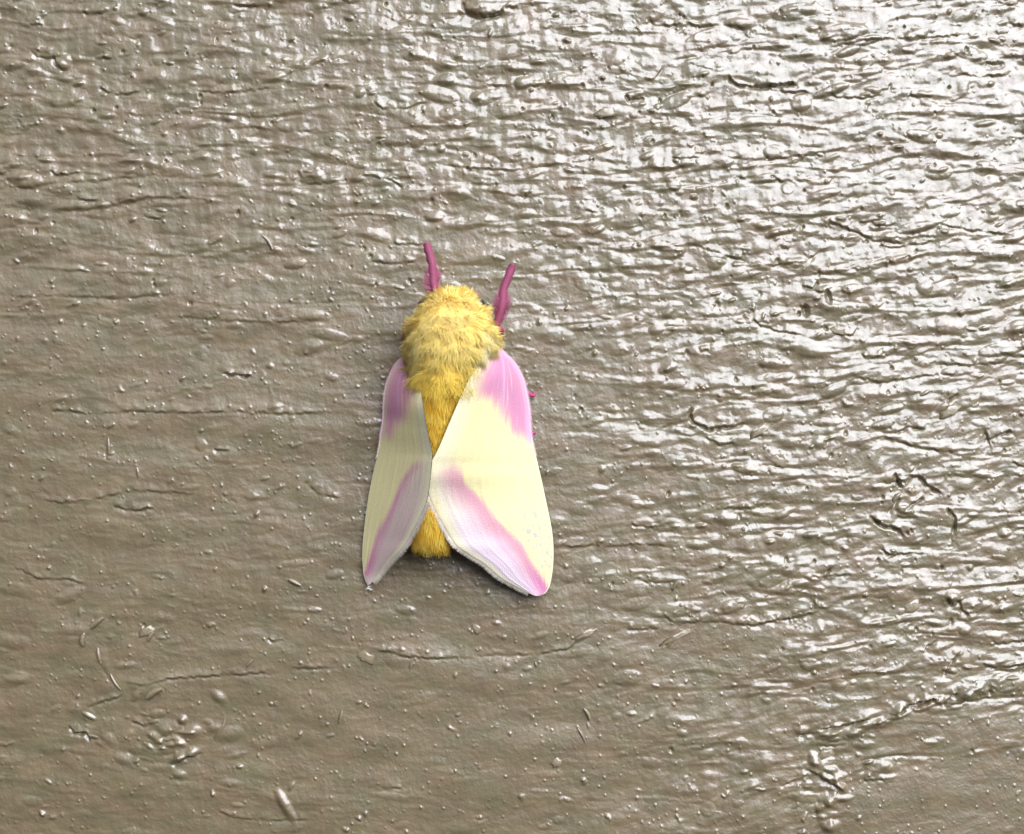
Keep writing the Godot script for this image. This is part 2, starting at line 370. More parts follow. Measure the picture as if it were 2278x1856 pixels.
func build_wall() -> void:
	xs = spread(DENSE_X)
	ys = spread(DENSE_Y)
	nx = xs.size()
	ny = ys.size()
	H.resize(nx * ny)
	var low := noise(11, 2)
	var warp := noise(12, 2)
	var fibre := noise(13, 3, 0.42)
	var mid := noise(14, 3, 0.36)
	var patchy := noise(15, 2)
	var comb := noise(16, 3, 0.4)
	for j in ny:
		var y := ys[j]
		for i in nx:
			var x := xs[i]
			var m := coarse(x, y)
			if i < RINGS or j < RINGS or i >= nx - RINGS or j >= ny - RINGS:
				m *= 0.5
			var w := warp.get_noise_2d(x * 0.07, y * 0.25)
			var gy := y - 0.0011 * x * x - 0.015 * x + 0.7 * w
			var p := patchy.get_noise_2d(x * 0.085, gy * 0.55)
			var p2 := patchy.get_noise_2d(x * 0.3 + 70.0, gy * 1.1 + 9.0)
			var u := 0.82 * x + 0.57 * y       # crown added to the flat board so light grades across it
			var h := 0.16 * low.get_noise_2d(x * 0.07, y * 0.16) - u * u / 1300.0
			h += m * 0.105 * sstep(-0.1, 0.4, p) * saw(gy * 0.44 + 0.25 * w)
			h += m * 0.022 * sstep(-0.2, 0.4, p2) * saw(gy * 1.25 + 0.5 * w + 0.3 * p)
			h += (0.012 + 0.028 * m) * fibre.get_noise_2d(x * 0.3, gy * 1.4)
			h += (0.012 + 0.045 * m) * comb.get_noise_2d(x * 0.72, y * 0.26)
			h += (0.02 + 0.078 * m) * mid.get_noise_2d(x * 0.42, gy * 0.8)
			H[j * nx + i] = h
	# lips and cracks that can be told apart
	var wob := noise(17, 2)
	for c in CRACKS:
		crack(c[0] * (1.15 if c[0] > 0.19 else 0.5), c[1] * 0.85, c[2], c[3], wob)
	# smaller torn lips
	rng.seed = 4711
	for k in 90:
		var x := rng.randf_range(-44.0, 44.0)
		var y := rng.randf_range(-36.0, 36.0)
		var m := coarse(x, y)
		if rng.randf() > m * 0.95 + 0.06:
			continue
		var length := rng.randf_range(0.8, 4.2)
		var hook := rng.randf_range(-0.5, 0.5)
		var line := [x, y + maxf(hook, 0.0), x + 0.18 * length, y - 0.08 * length * rng.randf(), x + 0.6 * length, y - 0.1 * length * rng.randf(), x + length, y + 0.12 * hook]
		crack(rng.randf_range(0.05, 0.17), rng.randf_range(0.05, 0.11), rng.randf_range(0.25, 0.5), line, wob)
	# lumps of thick paint, drawn out along the grain
	for k in 2100:
		var x := rng.randf_range(-45.0, 45.0)
		var y := rng.randf_range(-37.0, 37.0)
		var m := coarse(x, y)
		if rng.randf() > m * 0.95 + (0.16 if m > 0.06 else 0.0):
			continue
		var r := 0.2 + 0.65 * pow(rng.randf(), 1.6)
		bump(x, y, r * rng.randf_range(1.0, 2.8), r * rng.randf_range(0.6, 1.05), (0.06 + 0.17 * rng.randf() * rng.randf()) * (0.5 + 0.5 * m), rng.randf_range(-0.25, 0.45), rng.randf_range(0.5, 1.3))
	# the lumpy patch low on the left
	for k in 60:
		var x := -30.0 + 6.5 * rng.randfn(0.0, 0.5)
		var y := -26.3 + 3.6 * rng.randfn(0.0, 0.5)
		var r := rng.randf_range(0.3, 1.0)
		bump(x, y, r * rng.randf_range(0.8, 2.2), r * rng.randf_range(0.5, 1.0), rng.randf_range(-0.08, 0.2), rng.randf_range(-0.7, 0.9), rng.randf_range(1.0, 2.2))
	bump(-2.3, 33.9, 1.7, 1.1, 0.35, 0.0, 0.7)
	bump(-37.0, 29.3, 0.7, 0.75, 0.28, 0.0, 0.9)
	bump(-37.0, 28.0, 0.75, 0.8, 0.14)
	bump(-18.8, -32.3, 0.55, 2.1, 0.25, 0.5)
	bump(-27.4, -25.2, 0.5, 0.5, 0.3)
	bump(-27.7, -28.4, 0.6, 0.5, 0.3)
	# the ragged raised edge of the smooth patch low on the right
	for k in 44:
		var t := rng.randf() * 5.0
		var i := int(t)
		var q := Vector2(EDGE[2 * i], EDGE[2 * i + 1]).lerp(Vector2(EDGE[2 * i + 2], EDGE[2 * i + 3]), t - i)
		var r := rng.randf_range(0.3, 0.75)
		bump(q.x + rng.randfn(-0.25, 0.3), q.y + rng.randfn(0.1, 0.3), r * rng.randf_range(0.8, 1.7), r * 0.8, rng.randf_range(0.04, 0.13), rng.randf_range(-1.2, 0.2), rng.randf_range(0.8, 1.6))
	for k in 50:
		var t := rng.randf()
		var r := rng.randf_range(0.3, 0.7)
		bump(lerpf(24.0, 40.5, t) + rng.randfn(0.0, 0.3), lerpf(-26.6, -21.7, t) + rng.randfn(-0.3, 0.35), r * rng.randf_range(1.0, 2.2), r * 0.7, rng.randf_range(0.05, 0.16), rng.randf_range(0.0, 0.5), rng.randf_range(0.7, 1.5))
	# pimples and grit
	var clump := noise(18, 2)
	for k in 2400:
		var x := rng.randf_range(-45.2, 45.2)
		var y := rng.randf_range(-37.2, 37.2)
		var many := 0.5 + 0.9 * clump.get_noise_2d(x * 0.12, y * 0.3)
		if rng.randf() > many:
			continue
		var r := 0.06 + 0.2 * pow(rng.randf(), 3.0)
		bump(x, y, r * rng.randf_range(0.8, 2.2), r, r * rng.randf_range(0.2, 0.65), rng.randf_range(0.0, PI), 1.7)
		if rng.randf() < 0.6:
			bump(x + r * rng.randf_range(-1.3, 1.3), y + r * rng.randf_range(-1.3, 1.3), r * rng.randf_range(0.5, 1.3), r * rng.randf_range(0.5, 0.9), r * rng.randf_range(0.3, 0.7), rng.randf_range(0.0, PI), 1.4)
	for k in 9000:
		var x := rng.randf_range(-45.2, 45.2)
		var y := rng.randf_range(-37.2, 37.2)
		if rng.randf() > 0.55 + 1.1 * clump.get_noise_2d(x * 0.2 + 9.0, y * 0.35):
			continue
		var r := rng.randf_range(0.05, 0.115)
		bump(x, y, r * rng.randf_range(0.9, 1.6), r * 1.1, r * rng.randf_range(0.5, 1.1), rng.randf_range(0.0, PI), 1.0)
	# pinholes
	for k in 420:
		var x := rng.randf_range(-45.0, 45.0)
		var y := rng.randf_range(-37.0, 37.0)
		if rng.randf() > coarse(x, y) - 0.15:
			continue
		var r := rng.randf_range(0.10, 0.24)
		bump(x, y, r * rng.randf_range(0.7, 1.1), r * rng.randf_range(0.9, 1.6), -rng.randf_range(0.1, 0.28), rng.randf_range(-0.5, 0.5), 1.4)
	# the ring-shaped scar on the right
	bump(24.3, 8.8, 0.32, 0.6, -0.4, 0.1, 1.0)
	bump(26.2, 9.9, 0.3, 0.75, -0.4, 0.2, 1.0)
	bump(25.2, 9.4, 1.5, 1.4, 0.18, 0.0, 1.0)

	var s := Shape.new()
	var tone := noise(19, 3)
	var blot := noise(20, 2)
	s.v.resize(nx * ny)
	s.n.resize(nx * ny)
	s.c.resize(nx * ny)
	var albedo := Color(0.150, 0.1155, 0.0625)
	for j in ny:
		var jm := maxi(j - 1, 0)
		var jp := mini(j + 1, ny - 1)
		var dy := ys[jp] - ys[jm]
		for i in nx:
			var im := maxi(i - 1, 0)
			var ip := mini(i + 1, nx - 1)
			var k := j * nx + i
			s.v[k] = Vector3(xs[i], ys[j], H[k])
			s.n[k] = Vector3((H[j * nx + im] - H[j * nx + ip]) / (xs[ip] - xs[im]), (H[jm * nx + i] - H[jp * nx + i]) / dy, 1.0).normalized()
			var t := 1.0 + 0.2 * tone.get_noise_2d(xs[i] * 0.22, ys[j] * 0.5)
			var b := 0.11 * blot.get_noise_2d(xs[i] * 0.2, ys[j] * 0.34)
			s.c[k] = Color(albedo.r * t * (1.0 + b), albedo.g * t, albedo.b * t * (1.0 + 0.4 * b))
	var f := PackedInt32Array()
	f.resize((nx - 1) * (ny - 1) * 6)
	var at := 0
	for j in ny - 1:
		for i in nx - 1:
			var k := j * nx + i
			f[at] = k
			f[at + 1] = k + nx
			f[at + 2] = k + nx + 1
			f[at + 3] = k
			f[at + 4] = k + nx + 1
			f[at + 5] = k + 1
			at += 6
	s.f = f
	# the board's edges and back
	var rim: Array[Vector3] = []
	for i in nx: rim.append(s.v[i])
	for j in range(1, ny): rim.append(s.v[j * nx + nx - 1])
	for i in range(nx - 2, -1, -1): rim.append(s.v[(ny - 1) * nx + i])
	for j in range(ny - 2, 0, -1): rim.append(s.v[j * nx])
	for k in rim.size():
		var p := rim[k]
		var q := rim[(k + 1) % rim.size()]
		var side := (q - p).cross(Vector3(0, 0, 1)).normalized()
		var a := s.point(p, side, albedo)
		var b := s.point(q, side, albedo)
		var c := s.point(Vector3(q.x, q.y, -19.0), side, albedo)
		var d := s.point(Vector3(p.x, p.y, -19.0), side, albedo)
		s.quad(a, b, c, d)
	var back := Vector3(0, 0, -1)
	var x1 := xs[nx - 1]
	var y1 := ys[ny - 1]
	s.quad(s.point(Vector3(-x1, -y1, -19), back, albedo), s.point(Vector3(x1, -y1, -19), back, albedo), s.point(Vector3(x1, y1, -19), back, albedo), s.point(Vector3(-x1, y1, -19), back, albedo))

	var m := paint(0.46, 0.7)
	m.clearcoat_enabled = true
	m.clearcoat = 1.0
	m.clearcoat_roughness = 0.08
	var micro := NoiseTexture2D.new()
	micro.width = 1024
	micro.height = 1024
	micro.seamless = true
	var grit := noise(21, 4, 0.65)
	grit.frequency = 0.02
	micro.noise = grit
	# the gloss is worn unevenly
	var worn := NoiseTexture2D.new()
	worn.width = 1024
	worn.height = 1024
	worn.seamless = true
	var wear := noise(22, 5, 0.6)
	wear.frequency = 0.012
	worn.noise = wear
	var ramp := Gradient.new()
	ramp.offsets = PackedFloat32Array([0.3, 0.62])
	ramp.colors = PackedColorArray([Color(0.45, 0.45, 0.45), Color(1, 1, 1)])
	worn.color_ramp = ramp
	m.clearcoat_texture = worn
	m.heightmap_enabled = true
	m.heightmap_texture = micro
	m.heightmap_scale = 0.004
	m.uv1_triplanar = true
	m.uv1_scale = Vector3(70, 70, 70)
	var wall := commit("wall", s, m, self)
	wall.set_meta("kind", "structure")
	wall.set_meta("label", "rough sawn wooden wall under thick glossy taupe paint")
	paint_bits(wall, m)

func paint_bits(wall: Node3D, m: Material) -> void:
	# splinters and flakes stuck in the paint, each a piece of its own
	rng.seed = 99
	var col := Color(0.164, 0.127, 0.071)
	for q in SPLINTERS:
		var a := Vector3(q[0], q[1], surface_at(q[0], q[1]))
		var b := Vector3(q[2], q[3], surface_at(q[2], q[3]))
		var across := Vector3(0, 0, 1).cross((b - a).normalized()).normalized()
		var r: float = q[4] * 0.5
		var s := Shape.new()
		var rows := 9
		var bow := rng.randf_range(-0.1, 0.1) * a.distance_to(b)
		for k in rows + 1:
			var t := float(k) / rows
			var w := r * pow(maxf(sin(PI * lerpf(0.05, 0.95, t)), 0.02), 0.45) * rng.randf_range(0.85, 1.1)
			var o := a.lerp(b, t) + across * bow * sin(PI * t)
			for i in 9:
				var g := lerpf(-0.35, PI + 0.35, i / 8.0)
				var d := across * cos(g) + Vector3(0, 0, 1) * sin(g) * 0.95
				s.point(o + d * w + Vector3(0, 0, r * 0.25), (d + (b - a).normalized() * (t - 0.5) * 0.5).normalized(), col * rng.randf_range(0.95, 1.06))
		for k in rows:
			for i in 8:
				s.quad(k * 9 + i, k * 9 + i + 1, k * 9 + i + 10, k * 9 + i + 9)
		commit("splinter", s, m, wall)
	for q in CHIPS:
		var s := Shape.new()
		var o := Vector3(q[0], q[1], surface_at(q[0], q[1]) + 0.03)
		var ring := 26
		var mid_k := s.point(o + Vector3(0, 0, 0.12), Vector3(0, 0, 1), col * 1.15)
		var ph := rng.randf_range(0.0, TAU)
		for level in 4:
			for k in ring:
				var g := TAU * k / ring
				var sq := pow(pow(absf(cos(g)), 3.0) + pow(absf(sin(g)), 3.0), -1.0 / 3.0)
				var rad := sq * (1.0 + 0.16 * sin(2.0 * g + ph) + 0.13 * sin(5.0 * g + 2.0 * ph) + 0.06 * sin(9.0 * g + ph))
				var sc: float = [0.55, 0.86, 1.0, 1.08][level]
				var z: float = [0.12, 0.10, 0.02, -0.25][level]
				var p := Vector2(cos(g) * rad * q[2] * 0.5, sin(g) * rad * q[3] * 0.5).rotated(-q[4]) * sc
				var tilt: float = [0.1, 0.5, 1.4, 3.0][level]
				s.point(o + Vector3(p.x, p.y, z + 0.10 * p.x / q[2]), Vector3(p.normalized().x * tilt, p.normalized().y * tilt, 1.0).normalized(), col * 1.12)
		for k in ring:
			var k2 := (k + 1) % ring
			s.tri(mid_k, 1 + k, 1 + k2)
			for level in 3:
				s.quad(1 + level * ring + k, 1 + level * ring + k2, 1 + (level + 1) * ring + k2, 1 + (level + 1) * ring + k)
		commit("paint_flake", s, m, wall)

# ------------------------------------------------------------------ the moth

func row_at(t: Array, y: float, stride: int) -> PackedFloat32Array:
	# values of a table whose rows start with a falling y
	var k := t.size() / stride
	var r := PackedFloat32Array()
	var i := 0
	while i < k - 2 and t[(i + 1) * stride] > y:
		i += 1
	var y0: float = t[i * stride]
	var y1: float = t[(i + 1) * stride]
	var u := clampf((y0 - y) / maxf(y0 - y1, 1e-6), 0.0, 1.0)
	var p0 := maxi(i - 1, 0)
	var p3 := mini(i + 2, k - 1)
	for c in range(1, stride):
		var a: float = t[i * stride + c]
		var b: float = t[(i + 1) * stride + c]
		# monotone-ish cubic with slopes measured along y
		var ya: float = t[p0 * stride]
		var yb: float = t[p3 * stride]
		var m0: float = (b - t[p0 * stride + c]) / maxf(ya - y1, 1e-6) * (y0 - y1)
		var m1: float = (t[p3 * stride + c] - a) / maxf(y0 - yb, 1e-6) * (y0 - y1)
		var u2 := u * u
		var u3 := u2 * u
		r.append((2.0 * u3 - 3.0 * u2 + 1.0) * a + (u3 - 2.0 * u2 + u) * m0 + (3.0 * u2 - 2.0 * u3) * b + (u3 - u2) * m1)
	return r

func body_point(y: float, g: float) -> Vector3:
	# g runs from 0 (right) over PI/2 (the back) to TAU
	var r := row_at(BODY, y, 5)
	var zc := lerpf(r[2], r[3], 0.42)
	var up := sin(g)
	var z := zc + (r[3] - zc) * up if up > 0.0 else zc + (zc - r[2]) * up
	return Vector3(r[0] + maxf(r[1], 0.05) * cos(g), y, z)

func body_normal(y: float, g: float) -> Vector3:
	var e := 0.05
	var a := body_point(y, g + e) - body_point(y, g - e)
	var b := body_point(y + e, g) - body_point(y - e, g)
	var n := b.cross(a)
	if n.length() < 1e-6:
		return Vector3(0, 1, 0)
	n = n.normalized()
	var r := row_at(BODY, y, 5)
	var out := body_point(y, g) - Vector3(r[0], y, lerpf(r[2], r[3], 0.42))
	return n if n.dot(out) > 0.0 else -n

func hair(s: Shape, p: Vector3, n: Vector3, dir: Vector3, length: float, width: float, root: Color, tip: Color, droop: float) -> void:
	dir = dir.normalized()
	var across := dir.cross(n)
	if across.length() < 0.05:
		across = dir.cross(Vector3(1, 0.3, 0.2))
	across = across.normalized()
	var k0 := -1
	var q := p
	for k in 4:
		var t := k / 3.0
		var w := width * (1.0 - 0.8 * t) * 0.5
		var nn := (n + across.cross(dir) * 0.15).normalized()
		var col := root.lerp(tip, t)
		var a := s.point(q - across * w, (nn - across * 0.22).normalized(), col)
		s.point(q + across * w, (nn + across * 0.22).normalized(), col)
		if k0 >= 0:
			s.quad(k0, k0 + 1, a + 1, a)
		k0 = a
		q += dir * length / 3.0
		dir = (dir - n * droop).normalized()

func tube(s: Shape, pts: PackedVector3Array, radii: PackedFloat32Array, col: Color, sides := 10) -> void:
	var first := s.v.size()
	for k in pts.size():
		var d := (pts[mini(k + 1, pts.size() - 1)] - pts[maxi(k - 1, 0)]).normalized()
		var u := d.cross(Vector3(0.2, 0.1, 1)).normalized()
		var w := u.cross(d)
		for i in sides:
			var g := TAU * i / sides
			var o := u * cos(g) + w * sin(g)
			s.point(pts[k] + o * radii[k], o, col * rng.randf_range(0.9, 1.1))
	for k in pts.size() - 1:
		for i in sides:
			var j := (i + 1) % sides
			s.quad(first + k * sides + i, first + k * sides + j, first + (k + 1) * sides + j, first + (k + 1) * sides + i)
	for e in [0, pts.size() - 1]:
		var d := (pts[e] - pts[1 if e == 0 else e - 1]).normalized()
		var c := s.point(pts[e] + d * radii[e] * 0.6, d, col)
		for i in sides:
			s.tri(c, first + e * sides + i, first + e * sides + (i + 1) % sides)

func curve(t: Array, count: int) -> PackedVector3Array:
	var c := Curve3D.new()
	var k := t.size() / 3
	for i in k:
		var p := Vector3(t[3 * i], t[3 * i + 1], t[3 * i + 2])
		var a := Vector3(t[3 * maxi(i - 1, 0)], t[3 * maxi(i - 1, 0) + 1], t[3 * maxi(i - 1, 0) + 2])
		var b := Vector3(t[3 * mini(i + 1, k - 1)], t[3 * mini(i + 1, k - 1) + 1], t[3 * mini(i + 1, k - 1) + 2])
		c.add_point(p, (a - b) / 6.0, (b - a) / 6.0)
	c.bake_interval = 0.05
	var r := PackedVector3Array()
	for i in count:
		r.append(c.sample_baked(c.get_baked_length() * i / (count - 1.0), true))
	return r

const YELLOW := Color(0.68, 0.61, 0.325)
const CREAM := Color(0.69, 0.64, 0.44)
const ROSE := Color(0.51, 0.225, 0.345)
const SALMON := Color(0.60, 0.27, 0.34)
const LAVENDER := Color(0.56, 0.32, 0.46)
const BAND := Color(0.55, 0.29, 0.33)
const TIP := Color(0.50, 0.17, 0.31)
const SHADED_PALE := Color(0.54, 0.41, 0.38)  # left wing's pale field with its shade put into the colour
const PALE := Color(0.64, 0.525, 0.585)

func wing_color(right: bool, p: Vector3, s: float, t: float, width: float, streak: FastNoiseLite, grain: FastNoiseLite) -> Color:
	var k := streak.get_noise_2d(s * 16.0, t * 2.2)
	var k2 := streak.get_noise_2d(s * 40.0 + 50.0, t * 5.0)
	var k3 := grain.get_noise_2d(p.x * 9.0 + 7.0, p.y * 7.0)
	var c := YELLOW.lerp(CREAM, sstep(0.30, 0.0, s))
	# base
	var d := inside(R_PATCH if right else L_PATCH, p.x, p.y) + 0.45 * k + 0.12 * k2 + 0.22 * k3
	var pink := sstep(-0.45, 0.75, d)
	var rose := ROSE.lerp(SALMON, 0.75 * sstep(1.5, 0.25, d))
	rose = rose.lerp(LAVENDER, sstep(0.75, 0.25, (1.0 - s) * width))
	rose = rose.lerp(CREAM, 0.35 * sstep(0.25, 0.6, k) )
	rose = rose.lerp(LAVENDER, 0.8 * exp(-pow((s - 0.62) * width / 0.14, 2.0)))
	c = c.lerp(rose, pink)
	# band and the pale field beyond it
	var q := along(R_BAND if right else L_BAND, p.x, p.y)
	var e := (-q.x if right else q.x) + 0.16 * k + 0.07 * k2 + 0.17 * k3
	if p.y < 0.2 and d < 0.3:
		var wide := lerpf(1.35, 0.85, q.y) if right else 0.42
		var beyond := (PALE if right else SHADED_PALE).lerp(CREAM, sstep(0.55, 0.1, q.y) * (0.8 if right else 0.3))
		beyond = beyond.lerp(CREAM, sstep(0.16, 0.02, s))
		var line := (BAND if right else BAND.lerp(ROSE, 0.6)).lerp(TIP, sstep(0.72, 0.95, q.y))  # left band is darkened by colour to deepen that wing's shade
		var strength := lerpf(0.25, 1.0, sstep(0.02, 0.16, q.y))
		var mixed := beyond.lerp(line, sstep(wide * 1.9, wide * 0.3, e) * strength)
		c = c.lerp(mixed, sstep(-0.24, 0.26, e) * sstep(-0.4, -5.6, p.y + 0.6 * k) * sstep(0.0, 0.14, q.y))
		c = c.lerp(c.lerp(BAND, 0.12), sstep(0.2, 0.5, k))
	# grey dust by the wing tip
	if right:
		var dust := sstep(0.55, 0.8, s) * sstep(0.55, 0.72, t) * sstep(1.0, 0.86, t) * sstep(-0.1, -0.5, e)
		c = c.lerp(Color(0.45, 0.44, 0.35), dust * (0.35 + 0.7 * sstep(0.15, 0.4, grain.get_noise_2d(p.x * 2.6, p.y * 1.4))))
	# the very edge of the costa is pale
	c = c.lerp(CREAM, 0.75 * sstep(0.16, 0.05, (1.0 - s) * width) * (1.0 - 0.7 * pink))
	# scales
	var g := 1.0 + 0.07 * k2 + 0.06 * k3 + 0.05 * grain.get_noise_2d(p.x * 7.0, p.y * 4.0)
	return Color(c.r * g, c.g * g, c.b * g)

func wing_point(right: bool, s: float, t: float) -> Vector3:
	var inner: Array = R_INNER if right else L_INNER
	var costa: Array = R_COSTA if right else L_COSTA
	var yi := lerpf(inner[0], inner[inner.size() - 3], t)
	var yc := lerpf(costa[0], costa[costa.size() - 3], t)
	var a := row_at(inner, yi, 3)
	var b := row_at(costa, yc, 3)
	var p := Vector3(a[0], yi, a[1]).lerp(Vector3(b[0], yc, b[1]), s)
	p.z += (0.45 if right else 0.25) * sin(PI * pow(s, 0.8 if right else 0.95)) * pow(sin(PI * clampf(t * 0.93 + 0.05, 0.0, 1.0)), 0.7)
	return p

func build_wing(right: bool, m: Material, moth: Node3D) -> void:
	var rows := 250
	var cols := 120
	var streak := noise(31 if right else 32, 3)
	var grain := noise(33, 2)
	var pts := PackedVector3Array()
	for j in rows + 1:
		var t := float(j) / rows
		var a := wing_point(right, 0.0, t)
		var b := wing_point(right, 1.0, t)
		var width := Vector2(a.x, a.z).distance_to(Vector2(b.x, b.z))
		for i in cols + 1:
			var s := float(i) / cols
			var p := wing_point(right, s, t)
			# veins stand a little proud, the skin between them sags
			for v in [0.14, 0.30, 0.46, 0.62, 0.76, 0.88]:
				var away: float = (s - v - 0.05 * (t - 0.5)) * width / 0.16
				p.z += 0.014 * exp(-away * away) * sstep(0.0, 0.2, t)
			p.z += 0.008 * streak.get_noise_2d(s * 12.0, t * 3.0)
			pts.append(p)
	var s := Shape.new()
	var thick := 0.06
	for side in 2:
		for j in rows + 1:
			var t := float(j) / rows
			var width := pts[j * (cols + 1)].distance_to(pts[j * (cols + 1) + cols])
			for i in cols + 1:
				var k := j * (cols + 1) + i
				var dx := pts[j * (cols + 1) + mini(i + 1, cols)] - pts[j * (cols + 1) + maxi(i - 1, 0)]
				var dy := pts[maxi(j - 1, 0) * (cols + 1) + i] - pts[mini(j + 1, rows) * (cols + 1) + i]
				var n := dx.cross(dy).normalized()
				if n.z < 0.0:
					n = -n
				var p := pts[k]
				if side == 0:
					s.point(p, n, wing_color(right, p, float(i) / cols, t, width, streak, grain))
				else:
					s.point(p - n * thick, -n, s.c[k].lerp(CREAM, 0.4))
	var per := (rows + 1) * (cols + 1)
	for side in 2:
		for j in rows:
			for i in cols:
				var k := side * per + j * (cols + 1) + i
				s.quad(k, k + 1, k + cols + 2, k + cols + 1)
	for j in rows:
		for i in [0, cols]:
			var k: int = j * (cols + 1) + i
			s.quad(k, k + cols + 1, per + k + cols + 1, per + k)
	for i in cols:
		var k := rows * (cols + 1) + i
		s.quad(k, k + 1, per + k + 1, per + k)
	var wing := commit("forewing", s, m, moth, base)
	wing.set_meta("label", "bright right forewing, pale yellow with two pink areas" if right else "shaded left forewing folded down steeply")
	# fringe of scales along the outer margin, down along the costa
	var fr := Shape.new()
	rng.seed = 61 if right else 62
	for k in 2100:
		var t := 1.0 - 0.42 * rng.randf() if right else 1.0 - 0.36 * rng.randf()
		var p := wing_point(right, 0.0, t)
		var q := wing_point(right, 0.0, minf(t + 0.01, 1.0))
		if t > 0.99:
			q = p
			p = wing_point(right, 0.0, t - 0.02)
		var run := (q - p).normalized()
		var inward := (wing_point(right, 0.1, t - 0.004) - wing_point(right, 0.0, t - 0.004)).normalized()
		var n := run.cross(inward).normalized()
		if n.z < 0.0:
			n = -n
		var out := run.cross(n)
		if out.dot(inward) > 0.0:
			out = -out
		var g := rng.randf_range(0.85, 1.05)
		var col := Color(0.74 * g, 0.69 * g, 0.54 * g) if rng.randf() < 0.75 else Color(0.80 * g, 0.62 * g, 0.66 * g)
		hair(fr, p - out * 0.04 - n * 0.03, n, out + run * rng.randf_range(-0.1, 0.5) - n * rng.randf_range(0.0, 0.25), rng.randf_range(0.14, 0.5), 0.055, col, col, 0.05)
	for k in 900:
		var t := rng.randf_range(0.06, 0.45)
		var p := wing_point(right, 1.0, t)
		var q := wing_point(right, 1.0, t + 0.01)
		var run := (q - p).normalized()
		var out := Vector3(0.8 if right else -0.8, 0.0, rng.randf_range(-0.2, 0.5))
		var col := LAVENDER.lerp(CREAM, rng.randf_range(0.0, 0.4) + 0.4 * sstep(0.34, 0.45, t))
		hair(fr, p - out * 0.05, Vector3(0, 0, 1), run + out * rng.randf_range(0.2, 0.6), rng.randf_range(0.2, 0.5), 0.035, col, col, 0.05)
	if not right:
		for k in 8:
			var p := Vector3(-11.75 + rng.randf_range(-0.12, 0.12), -13.95 + rng.randf_range(-0.15, 0.1), 0.55)
			hair(fr, p, Vector3(0, 0, 1), Vector3(rng.randf_range(-0.6, 0.9), rng.randf_range(-1.0, 0.3), 0.1), rng.randf_range(0.2, 0.4), 0.035, Color(0.7, 0.7, 0.7), Color(0.8, 0.8, 0.8), 0.0)
	var o := commit("fringe", fr, m, wing)
	o.set_meta("kind", "stuff")
	# commit() put it in wall millimetres; bring it to the moth's own
	o.position = -base * MM

